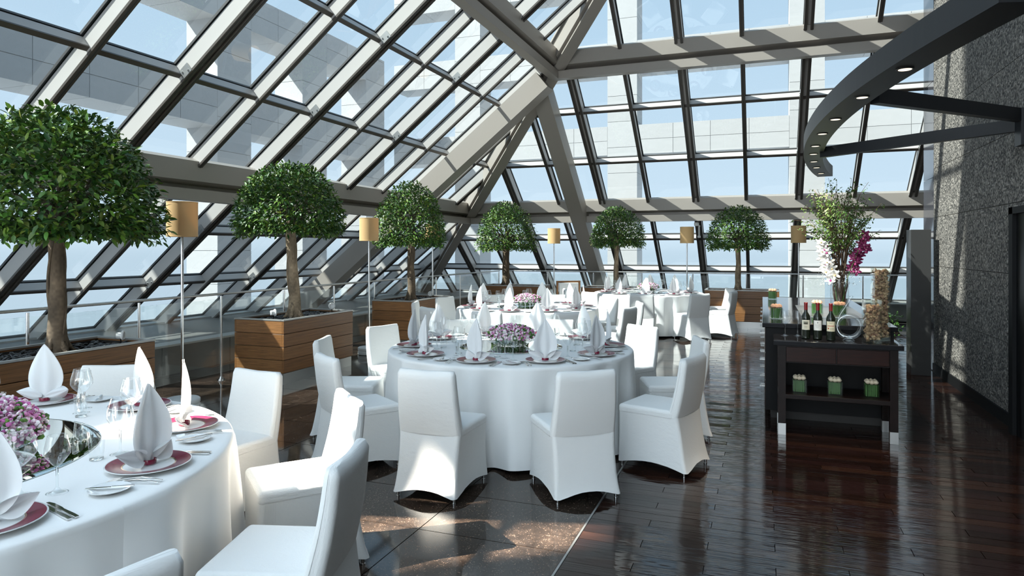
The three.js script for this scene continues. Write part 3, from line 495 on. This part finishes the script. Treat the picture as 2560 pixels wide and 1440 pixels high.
// ---------------------------------------------------------------- dressed round tables
const TH = .775;                                        // height of the cloth's top
function clothGeometry(R, seed) {
  const r = rng(seed), n = 18, ph = [...Array(4)].map(() => r() * 6.28), sharp = (q) => Math.sign(q) * Math.pow(Math.abs(q), .75), folds = (a) => .75 * sharp(Math.sin(a * n + ph[0] + 1.3 * Math.sin(a * 4 + ph[1]))) + .3 * Math.sin(a * 11 + ph[2]) + .22 * Math.sin(a * 29 + ph[3]);
  const prof = [[0, 0], [.5, 0], [.8, 0], [.93, 0], [.975, -.001], [.992, -.004], [1, -.012], [1.004, -.03], [1.006, -.08], [1.008, -.16], [1.012, -.26], [1.016, -.38], [1.02, -.5], [1.024, -.62], [1.028, -.70], [1.03, -.748]], SEG = 320;
  return surf(SEG, prof.length - 1, (u, v) => { const i = Math.round(v * (prof.length - 1)), a = -u * 6.28318530718, [pr, py] = prof[i], t = Math.max(0, (-py - .02) / .73), k = folds(a), amp = .080 * Math.pow(t, .6), rr = pr * R + amp * (k * .85 - .38), y = TH + py + (t > .9 ? .010 * k : 0); return V(Math.cos(a) * rr, y, Math.sin(a) * rr); });
}
const flowerStuff = (R, H, seed, n) => { const r = rng(seed), l = [], cols = [[.64, .24, .44], [.76, .46, .60], [.83, .68, .73], [.50, .13, .35], [.84, .78, .77]], leaf = [[.05, .14, .02], [.09, .19, .03]];
  for (let k = 0; k < n; k++) { const a = r() * 6.283, e = Math.asin(rnd(-.1, 1, r)), s = rnd(.86, 1.04, r), p = V(Math.cos(a) * Math.cos(e) * R * s, H + Math.sin(e) * R * .48 * s, Math.sin(a) * Math.cos(e) * R * s), isL = r() < .14; const q = .007 + .006 * r(); l.push(tint(fix(new THREE.IcosahedronGeometry(q * (isL ? 1.3 : 1), 0).scale(1, .6, 1).rotateX(rnd(-1, 1, r)).rotateZ(rnd(-1, 1, r)).translate(p.x, p.y, p.z)), isL ? leaf[k % 2] : cols[Math.floor(r() * 5)], r, .2)); } return merge(l); };
const flowerG = {};
function dressed(o) {
  const { key, where, R, cx, cd, seats, first, chairR, ware, cseed, tname } = o, [tx, tz] = room(cx, cd);
  const tb = thing('banquet_table', `round banquet table under white cloth, the ${tname}`, 'table', [tx, 0, tz], 0, 'round banquet tables');
  part('tabletop', cyl(R - .02, R - .02, .03, 0, TH - .022, 0, 64), M.darkwood, tb); part('pedestal', lathe([[0, 0], [.35, 0], [.35, .03], [.06, .07], [.06, .66], [.2, .735], [0, .735]], 24), M.black, tb);
  single('tablecloth', `white floor-length cloth with soft folds on the ${tname}`, 'tablecloth', clothGeometry(R, cseed), M.cloth, [tx, 0, tz], 0, 'white tablecloths');
  const mr = R > 1.2 ? .74 : .46, [fx, fz] = R > 1.2 ? room(cx + .2, cd) : [tx, tz];
  const mi = thing('mirror_tray', `round mirror tray at the middle of the ${tname}`, 'tray', [tx, TH + .001, tz], 0, 'mirror trays');
  part('mirror', lathe([[0, 0], [mr - .03, 0], [mr - .03, .008], [0, .009]], 64), M.mirror, mi); part('bevel', lathe([[mr - .03, .0], [mr, .001], [mr - .001, .004], [mr - .03, .0085]], 64), M.mirror, mi);
  const fr = R > 1.2 ? .36 : .215, fk = R > 1.2 ? 'big' : 'small'; if (!flowerG[fk]) flowerG[fk] = flowerStuff(fr, .085, R > 1.2 ? 81 : 82, R > 1.2 ? 4200 : 1500);
  const fl = thing('flower_bowl', `low bowl of pink blossoms in the middle of the ${tname}`, 'flowers', [fx, TH + .011, fz], 0, 'flower centrepieces');
  part('bowl', lathe([[0, .002], [fr * .6, .002], [fr * .92, .05], [fr * .86, .10]], 40), M.wineGlass, fl); part('stems', (() => { const r = rng(9), l = []; for (let k = 0; k < 90; k++) { const a = r() * 6.28, q = r() * fr * .7; l.push(cyl(.003, .003, .09, Math.cos(a) * q, .052, Math.sin(a) * q, 5)); } return l; })(), M.stemGreen, fl, 'stuff'); part('blossoms', flowerG[fk], M.vtx, fl, 'stuff');
  for (let k = 0; k < seats; k++) {
    const th = (first + k * 360 / seats) * Math.PI / 180, dc = Math.cos(th), ds = Math.sin(th), [ox, oz] = room(dc, ds), turn = Math.atan2(ox, oz);   // outward direction in the room
    const name = o.names[k]; const jit = ((k * 7919) % 13 / 13 - .5);
    const at = (lx, lz, r) => [tx + ox * r + Math.cos(turn) * lx + Math.sin(turn) * lz, tz + oz * r - Math.sin(turn) * lx + Math.cos(turn) * lz];
    const [kx, kz] = at(jit * .05, 0, chairR + jit * .03), cpx = pxOf(kx, .5, kz);
    if (cpx[2] > .6 && cpx[0] > -350 && !(o.skip || []).includes(k)) copyOf(chairP, [kx, 0, kz], turn + Math.PI + jit * .08, `white slip-covered dining chair, ${name} of the ${tname}`, `covered chairs at the ${tname}`);
    const pr = R - .215, [ax, az] = at(0, 0, pr), pp = pxOf(ax, TH, az); if (pp[0] < -120 || pp[2] < 1 || pp[1] > 1560) continue;
    const g = (w) => `${w} on the ${tname}`, y = TH + .0015;
    copyOf(plateP, [ax, y, az], turn, `burgundy rimmed charger plate, ${name} of the ${tname}`, g('charger plates'));
    copyOf(napkinP[k % 2], [ax, y + .0095, az], turn + jit * .9, `white leaf-folded napkin, ${name} of the ${tname}`, g('folded napkins'));
    const [bx_, bz] = at(-.281, .02, pr); copyOf(sidePlateP, [bx_, y, bz], turn, `small white bread plate, ${name} of the ${tname}`, g('bread plates'));
    const [w1x, w1z] = at(.16, -.22, pr), [w2x, w2z] = at(.25, -.15, pr), [w3x, w3z] = at(.08, -.27, pr);
    copyOf(wineP, [w1x, y, w1z], turn, `large clear wine glass, ${name} of the ${tname}`, g('large wine glasses')); copyOf(whiteP, [w2x, y, w2z], turn, `smaller clear wine glass, ${name} of the ${tname}`, g('small wine glasses'));
    if (ware > 1) {
      copyOf(tumblerP, [w3x, y, w3z], turn, `clear water tumbler, ${name} of the ${tname}`, g('water tumblers'));
      [[-.1685, 'inner silver fork', forkP], [-.1935, 'outer silver fork', forkP], [.166, 'inner silver knife', knifeP], [.187, 'outer silver knife', knifeP]].forEach(([lx, w, p]) => { const [x, z] = at(lx, .05, pr); copyOf(p, [x, y, z], turn, `${w}, ${name} of the ${tname}`, g('cutlery')); });
      const [ux, uz] = at(-.281, .02, pr); copyOf(butterP, [ux + .0, y + .013, uz], turn + .25, `silver butter knife on bread plate, ${name} of the ${tname}`, g('butter knives'));
    }
  }
}
const ten = ['nearest left seat', 'nearest right seat', 'front right seat', 'right-hand seat', 'back right seat', 'farthest right seat', 'farthest left seat', 'back left seat', 'left-hand seat', 'front left seat'];
dressed({ R: 1.30, cx: -2.54, cd: 2.755, seats: 11, first: -35, chairR: 1.64, ware: 2, cseed: 201, tname: 'left foreground table', names: ['bottom edge seat', 'nearest full seat', 'second seat from the camera', 'third seat from the camera', 'fourth seat from the camera', 'seat by the planter', 'far left seat', 'left seat out of view', 'near left seat', 'seat at the lower left corner', 'seat below the frame'] });
dressed({ R: 1.08, cx: -.01, cd: 6.05, seats: 10, first: -108, chairR: 1.43, ware: 2, cseed: 202, tname: 'middle table', names: ten });
dressed({ R: 1.06, cx: .23, cd: 10.2, seats: 10, first: -108, chairR: 1.43, ware: 1, cseed: 203, tname: 'table behind the middle one', names: ten });
dressed({ R: 1.08, cx: 2.74, cd: 13.6, seats: 10, first: -104, chairR: 1.42, ware: 1, cseed: 204, tname: 'farthest table', names: ten, skip: [4, 5, 6, 7] });

// ---------------------------------------------------------------- an uncovered wooden chair by the far windows
{ const [x, z] = room(1.28, 14.35), o = thing('wooden_chair', 'wooden framed armchair with pale upholstery beside the farthest table', 'chair', [x, 0, z], .6), w = M.walnut[2];
  part('seat', rbx(.5, .08, .5, 0, .44, 0, .02), M.fabric, o); part('backrest', rbx(.44, .4, .04, 0, .72, -.24, .012), M.fabric, o);
  for (const [a, b] of [[-.25, .23], [.25, .23]]) part('leg', bx(.04, .44, .04, a, .22, b), w, o); for (const a of [-.25, .25]) part('leg', bx(.04, .96, .045, a, .48, -.26), w, o);
  part('top_rail', bx(.5, .04, .045, 0, .94, -.26), w, o);
}

// ---------------------------------------------------------------- buffet counter
{
  const o = thing('buffet_counter', 'long black buffet counter with polished stone top by the concrete wall', 'counter', [.575, 0, -8.85]);
  part('body', [bx(1.06, .80, 3.60, .0, .50, 0)], M.blackMatt, o); part('toe_kick', bx(1.0, .10, 3.52, 0, .05, 0), M.slab, o);
  part('countertop', rbx(1.16, .045, 3.74, 0, .9125, 0, .006), M.granTop, o);
  part('front_panel', bx(1.10, .80, .02, 0, .49, 1.83), M.blackMatt, o);
  for (let k = 0; k < 6; k++) for (let j = 0; j < 3; j++) { const d = part('drawer', rbx(.02, .255, .585, -.545, .235 + .268 * j, 1.5 - .6 * k, .004, 1), M.mahogany, o); const y = .235 + .268 * j, z = 1.5 - .6 * k; part('handle', [bx(.04, .012, .012, -.575, y + .03, z - .05), bx(.04, .012, .012, -.575, y + .03, z + .05), bx(.012, .014, .112, -.597, y + .03, z)], M.satin, d); }
  part('inlay_well', [bx(.62, .004, 1.5, .12, .937, .35)], M.steel, o);
}
{ // side table with the wine in front of it
  const o = thing('wine_table', 'dark wine table with a drawer, low shelf and steel feet before the buffet', 'table', [.60, 0, -6.70]);
  part('tabletop', rbx(1.02, .042, .52, 0, .815, 0, .005), M.granTop, o);
  for (const [x, z] of [[-.44, .20], [.44, .20], [-.44, -.20], [.44, -.20]]) { const l = part('leg', bx(.062, .70, .062, x, .445, z), M.darkwood, o); part('steel_foot', bx(.064, .10, .064, x, .05, z), M.satin, l); }
  part('apron', [bx(.82, .15, .018, 0, .715, .205), bx(.82, .15, .018, 0, .715, -.205), bx(.018, .15, .36, .44, .715, 0), bx(.018, .15, .36, -.44, .715, 0)], M.darkwood, o);
  for (const x of [-.205, .205]) part('drawer', rbx(.40, .13, .014, x, .715, .219, .003, 1), M.mahogany, o);
  part('shelf', rbx(.94, .04, .46, 0, .34, 0, .004), M.darkwood, o);
}
single('dark_pillar', 'tall narrow dark grey panel standing between buffet and concrete wall', 'panel', [rbx(.23, 1.90, .30, 0, .95, 0, .004)], phys({ color: L(.035, .034, .033), roughness: .35, specularIntensity: .5 }), [1.93, 0, -10.25]);

// glass cubes of roses
function roseCube(name, kind, rows, cols) {
  return proto('rose_cube', 'flowers', (o) => {
    const r = rng(55), W = .115; part('vase', [bx(W, .11, .004, 0, .055, W / 2), bx(W, .11, .004, 0, .055, -W / 2), bx(.004, .11, W - .004, W / 2, .055, 0), bx(.004, .11, W - .004, -W / 2, .055, 0), bx(W, .006, W, 0, .003, 0)], M.vaseGlass, o);
    for (let i = 0; i < cols; i++) for (let j = 0; j < cols; j++) { const st = (W - .022) / cols, x = (i - (cols - 1) / 2) * st, z = (j - (cols - 1) / 2) * st, b = part('rose', [new THREE.SphereGeometry(.021, 10, 8).scale(1, .9, 1), new THREE.TorusGeometry(.013, .006, 5, 10).rotateX(Math.PI / 2).translate(0, .010, 0), new THREE.TorusGeometry(.006, .004, 4, 8).rotateX(Math.PI / 2).translate(0, .017, 0), new THREE.TorusGeometry(.019, .005, 5, 10).rotateX(Math.PI / 2 + .2).translate(0, .0, 0)], kind, o); b.position.set(x, .122 + r() * .008, z); }
    const bl = []; for (let k = 0; k < 26; k++) { const a = k / 26 * 4, sd = Math.floor(a), t = a - sd - .5, off = W / 2 - .008, x = sd % 2 ? t * (W - .02) : (sd ? off : -off), z = sd % 2 ? (sd > 1 ? off : -off) : t * (W - .02); bl.push(bx(sd % 2 ? .012 : .002, .10, sd % 2 ? .002 : .012, x + rnd(-.002, .002, r), .056, z).rotateY(0)); }
    part('leaf_blades', bl, M.stemGreen, o, 'stuff');
  });
}
const peachCube = roseCube('rose_cube', M.peach, 3, 3), creamCube = roseCube('rose_cube', M.cream, 3, 3);
const CT = .9365;
copyOf(peachCube, [.13, CT, -10.3], .05, 'glass cube of peach roses at the far end of the counter'); copyOf(peachCube, [.13, CT, -7.45], .1, 'glass cube of peach roses on the near left corner of the counter'); copyOf(peachCube, [.56, CT, -8.15], 0, 'glass cube of peach roses behind the red wine bottles'); copyOf(peachCube, [.77, CT, -8.0], .2, 'glass cube of peach roses behind the glass decanter');
[[-.27, 'left'], [.02, 'middle'], [.31, 'right']].forEach(([x, w]) => copyOf(creamCube, [.58 + x, .361, -6.64], 0, `glass cube of cream roses, ${w} one on the low shelf`, 'cream rose cubes on the wine table shelf'));

// bottles, glasses, decanter, corks
const WT = .837;
function wineBottle(label, x, z, turn, seed) {
  const o = thing('wine_bottle', label, 'bottle', [x, WT, z], turn, 'red wine bottles'), pts = [[0, .004], [.03, 0], [.0375, .004], [.038, .01], [.038, .19], [.036, .205], [.026, .225], [.0155, .243], [.0145, .25], [.0145, .318], [.0158, .319], [.0158, .326], [0, .327]];
  part('glass_body', lathe(pts, 32), M.bottle, o);
  part('capsule', lathe([[.0152, .262], [.0153, .318], [.0164, .319], [.0164, .328], [0, .329]], 24), M.capsule, o);
  const lb = part('paper_label', new THREE.CylinderGeometry(.0384, .0384, .088, 24, 1, true, -1.0, 2.0).translate(0, .128, 0), wineLabel(seed), o); lb.rotation.y = 0;
}
function wineLabel(k) {
  const c = document.createElement('canvas'); c.width = 256; c.height = 288; const g = c.getContext('2d');
  g.fillStyle = ['#e9e2cc', '#efece4', '#eadfbf'][k]; g.fillRect(0, 0, 256, 288); g.fillStyle = g.strokeStyle = '#4a463c'; g.lineWidth = 2;
  if (k === 0) { g.strokeRect(18, 14, 220, 260); g.fillStyle = '#8b8a78'; g.fillRect(60, 40, 136, 90); g.fillStyle = '#4a4638'; g.fillRect(80, 80, 96, 50); g.fillStyle = '#6b6248'; for (let i = 0; i < 5; i++) g.fillRect(70 + (i % 2) * 16, 160 + i * 20, 116 - (i % 2) * 32, 7); }
  if (k === 1) { g.fillStyle = '#777'; g.fillRect(118, 40, 20, 44); for (let i = 0; i < 4; i++) g.fillRect(50 + i * 14, 120 + i * 30, 156 - i * 28, 5); }
  if (k === 2) { g.strokeRect(14, 10, 228, 268); g.fillStyle = '#9a937c'; for (let i = 0; i < 3; i++) g.fillRect(70 + i * 12, 30 + i * 18, 116 - i * 24, 7); g.fillStyle = '#b23a28'; g.font = 'bold 40px serif'; for (let i = 0; i < 5; i++) g.fillRect(38 + i * 38, 120, 28, 24); g.beginPath(); g.arc(60, 205, 20, 0, 7); g.fill(); g.fillStyle = '#6b6248'; for (let i = 0; i < 4; i++) g.fillRect(100, 185 + i * 20, 120, 6); }
  const t = new THREE.CanvasTexture(c); t.colorSpace = THREE.SRGBColorSpace; return std({ map: t, roughness: .65 });
}
const faceCam = (x, z) => Math.atan2(-x, -z);
wineBottle('red wine bottle with a cream label, leftmost of three', .365, -6.66, faceCam(.365, -6.66), 0); wineBottle('red wine bottle with a plain white label, middle of three', .462, -6.645, faceCam(.46, -6.6), 1); wineBottle('red wine bottle with red lettering, rightmost of three', .565, -6.60, faceCam(.56, -6.6), 2);
copyOf(wineP, [.195, WT, -6.84], 0, 'large empty wine glass left of the bottles on the wine table'); copyOf(wineP, [.305, WT, -6.86], 0, 'large empty wine glass half behind the leftmost bottle');
{ const o = thing('glass_decanter', 'coiled glass decanter standing between the bottles and the corks', 'decanter', [.715, WT, -6.66], faceCam(.73, -6.6)); const pts = [];
  for (let k = 0; k <= 40; k++) { const a = -2.2 + k / 40 * 6.5; pts.push(V(Math.cos(a) * .093, .125 + Math.sin(a) * .098, -.03 + k / 40 * .06)); } const last = pts[pts.length - 1];
  part('coil', new THREE.TubeGeometry(new THREE.CatmullRomCurve3(pts), 80, .021, 14, false), M.wineGlass, o); part('inner_coil', new THREE.TubeGeometry(new THREE.CatmullRomCurve3(pts), 80, .012, 10, false), M.wineGlass, o);
  part('neck', tube([V(-.085, .12, .02), V(-.08, .2, .01), V(-.02, .31, 0), V(.02, .39, 0)], .014, 20, 12), M.wineGlass, o); part('lip', new THREE.TorusGeometry(.015, .003, 6, 20).rotateX(1.2).translate(.02, .39, 0), M.wineGlass, o); part('foot', lathe([[0, 0], [.05, 0], [.045, .008], [.01, .03]], 24), M.solidGlass, o); }
function corkVase(label, x, z, h, fill, seed) {
  const r = rng(seed), W = .125, o = thing('cork_vase', label, 'vase', [x, WT, z], .12), l = [], c = [[.38, .245, .14], [.30, .185, .105], [.48, .34, .21], [.21, .11, .07]];
  part('glass_walls', [bx(W, h, .004, 0, h / 2, W / 2), bx(W, h, .004, 0, h / 2, -W / 2), bx(.004, h, W - .004, W / 2, h / 2, 0), bx(.004, h, W - .004, -W / 2, h / 2, 0), bx(W, .012, W, 0, .006, 0)], M.vaseGlass2, o);
  const n = Math.round(fill / .0008); for (let k = 0; k < n; k++) l.push(tint(fix(cyl(.010, .010, .038, 0, 0, 0, 8).rotateX(rnd(0, 3, r)).rotateZ(rnd(0, 3, r)).translate(Math.sin(rnd(-1.57, 1.57, r)) * (W / 2 - .021), .03 + (fill - .045) * (k / n) + r() * .01, Math.sin(rnd(-1.57, 1.57, r)) * (W / 2 - .021))), c[Math.floor(r() * 4)], r, .2));
  part('corks', l, M.cork, o, 'stuff');
}
corkVase('tall square glass vase filled with wine corks', .985, -6.80, .64, .63, 71); corkVase('shorter square glass vase of wine corks in front of the tall one', 0.885, -6.575, .37, .33, 72);
{ const o = thing('ash_dish', 'small white dish on the right end of the counter', 'dish', [1.02, CT, -7.35]); part('dish', lathe([[0, .003], [.05, .004], [.09, .016], [.092, .018], [.048, .01], [0, .008]], 32), M.china, o); }

// tall branch arrangement with orchids
{ const X = .90, Z = -9.35, o = thing('branch_arrangement', 'tall arrangement of leafy twisted branches and orchids on the buffet', 'flowers', [X, CT, Z]), r = rng(88);
  part('vase', lathe([[0, .004], [.10, .004], [.105, .012], [.105, .34]], 36), M.wineGlass, o);
  const tw = [], lv = [], lcol = [[.085, .165, .024], [.062, .13, .02], [.115, .195, .034]];
  for (let k = 0; k < 44; k++) {
    const a = r() * 6.283, q = r() * .07, top = rnd(1.15, 1.62, r), sp = rnd(.10, .42, r), pts = []; for (let i = 0; i <= 10; i++) { const t = i / 10, rad = q + (t > .45 ? sp * Math.pow((t - .45) / .55, 1.5) : 0) + .045 * t; pts.push(V(Math.cos(a + t * .4) * rad + .022 * Math.sin(i * 1.7 + k), .02 + top * t * (1 - (sp > .33 ? .22 * t : 0)), Math.sin(a + t * .4) * rad + .022 * Math.cos(i * 1.9 + k))); }
    tw.push(taper(pts, [.006, .005, .0022], 22, 5)); const c = new THREE.CatmullRomCurve3(pts);
    for (let i = 0; i < 50; i++) { const t = rnd(.58, 1, r), p = c.getPoint(t).add(V(rnd(-.05, .05, r), rnd(-.05, .04, r), rnd(-.05, .05, r))); lv.push([leafMatrix(p, V(Math.cos(a), .1, Math.sin(a)), rnd(.028, .048, r), r), lcol[Math.floor(r() * 3)]]); }
    for (let j = 0; j < 2; j++) { const s = c.getPoint(rnd(.6, .9, r)), e = s.clone().add(V(rnd(-.25, .25, r), rnd(.02, .22, r), rnd(-.25, .25, r))); tw.push(taper([s, s.clone().lerp(e, .5).add(V(0, .03, 0)), e], [.002, .0016, .001], 5, 4)); for (let i = 0; i < 12; i++) lv.push([leafMatrix(s.clone().lerp(e, rnd(.2, 1, r)), V(Math.cos(a), 0, Math.sin(a)), rnd(.03, .05, r), r), lcol[Math.floor(r() * 3)]]); }
  }
  part('twigs', tw, std({ color: L(.10, .06, .035), roughness: .8 }), o, 'stuff'); part('twig_leaves', foliage(lv), M.leafV, o, 'stuff');
  const petal = (() => { const g = new THREE.SphereGeometry(1, 6, 4); g.scale(.5, .12, 1).translate(0, 0, .9); return fix(g); })();
  const orchid = (cs, lip) => { const l = []; for (let k = 0; k < 5; k++) l.push(tint(petal.clone().scale(.026, .026, .026).rotateX(-.35).rotateY(k / 5 * 6.283), cs, r, .12)); l.push(tint(fix(new THREE.SphereGeometry(.010, 6, 5).translate(0, .008, .004)), lip, r, .1)); return merge(l); };
  const spray = (x0, y0, x1, y1, n, colour, lip, nm) => { for (let k = 0; k < n; k++) { const t = (k + .5) / n, p = V(x0 + (x1 - x0) * t + rnd(-.05, .05, r), y0 + (y1 - y0) * t, rnd(.0, .12, r)); const f = part(nm, orchid(colour, lip), M.vtx, o); const [cx, cz] = [CX, -SX]; f.position.set(p.x * CX + p.z * .35, p.y, -p.x * SX + p.z); f.rotation.set(rnd(.9, 1.7, r), rnd(-.6, .6, r), rnd(-.4, .4, r)); f.scale.setScalar(rnd(1.1, 1.6, r)); } };
  spray(-.26, .80, -.14, .38, 16, [.80, .77, .74], [.75, .55, .25], 'white_orchid'); spray(-.22, .76, -.10, .30, 12, [.78, .76, .72], [.45, .05, .2], 'white_orchid'); spray(.30, .90, .14, .42, 16, [.22, .015, .09], [.5, .2, .3], 'burgundy_orchid'); spray(.24, .80, .10, .45, 8, [.30, .03, .13], [.5, .2, .3], 'burgundy_orchid');
  for (const q of [1, -1]) part('orchid_stem', taper([V(.03 * q, .05, .05), V(.07 * q, .3, .06), V(.2 * q, .7, .08)], [.006, .005, .004], 10, 6), M.stemGreen, o);
  const gyp = []; for (let k = 0; k < 320; k++) { const a = r() * 6.28, q = rnd(.06, .26, r); gyp.push(tint(fix(new THREE.OctahedronGeometry(rnd(.003, .006, r), 0).translate(Math.cos(a) * q, rnd(.26, .48, r), Math.sin(a) * q)), [.8, .78, .74], r, .1)); } part('white_sprigs', gyp, M.vtx, o, 'stuff');
}
// small security camera on the far mullion, low greenery beyond the counter
{ const o = thing('security_camera', 'small white security camera fixed to a far window mullion', 'camera', [-1.49, 2.22, -17.42]); part('housing', rbx(.10, .09, .22, -.05, .04, .12, .02), M.white, o); part('bracket', [cyl(.02, .02, .3, 0, -.14, .0, 12), bx(.06, .05, .16, 0, -.27, -.02), bx(.03, .03, .2, 0, .0, -.06)], M.white, o); }
{ const o = thing('low_shrub', 'low green plant beyond the right end of the buffet', 'plant', [1.55, 0, -10.9]), r = rng(91), l = []; for (let k = 0; k < 500; k++) { const a = r() * 6.28, q = Math.sqrt(r()) * .3, h = rnd(.25, .78, r); l.push([leafMatrix(V(Math.cos(a) * q, h, Math.sin(a) * q), V(Math.cos(a), .4, Math.sin(a)), rnd(.04, .07, r), r), [.07, .17, .025]]); } part('foliage', foliage(l), M.leafV, o, 'stuff'); part('pot', lathe([[0, 0], [.2, 0], [.24, .3], [.22, .3], [0, .28]], 24), M.blackMatt, o); }

renderer.render(scene, camera);
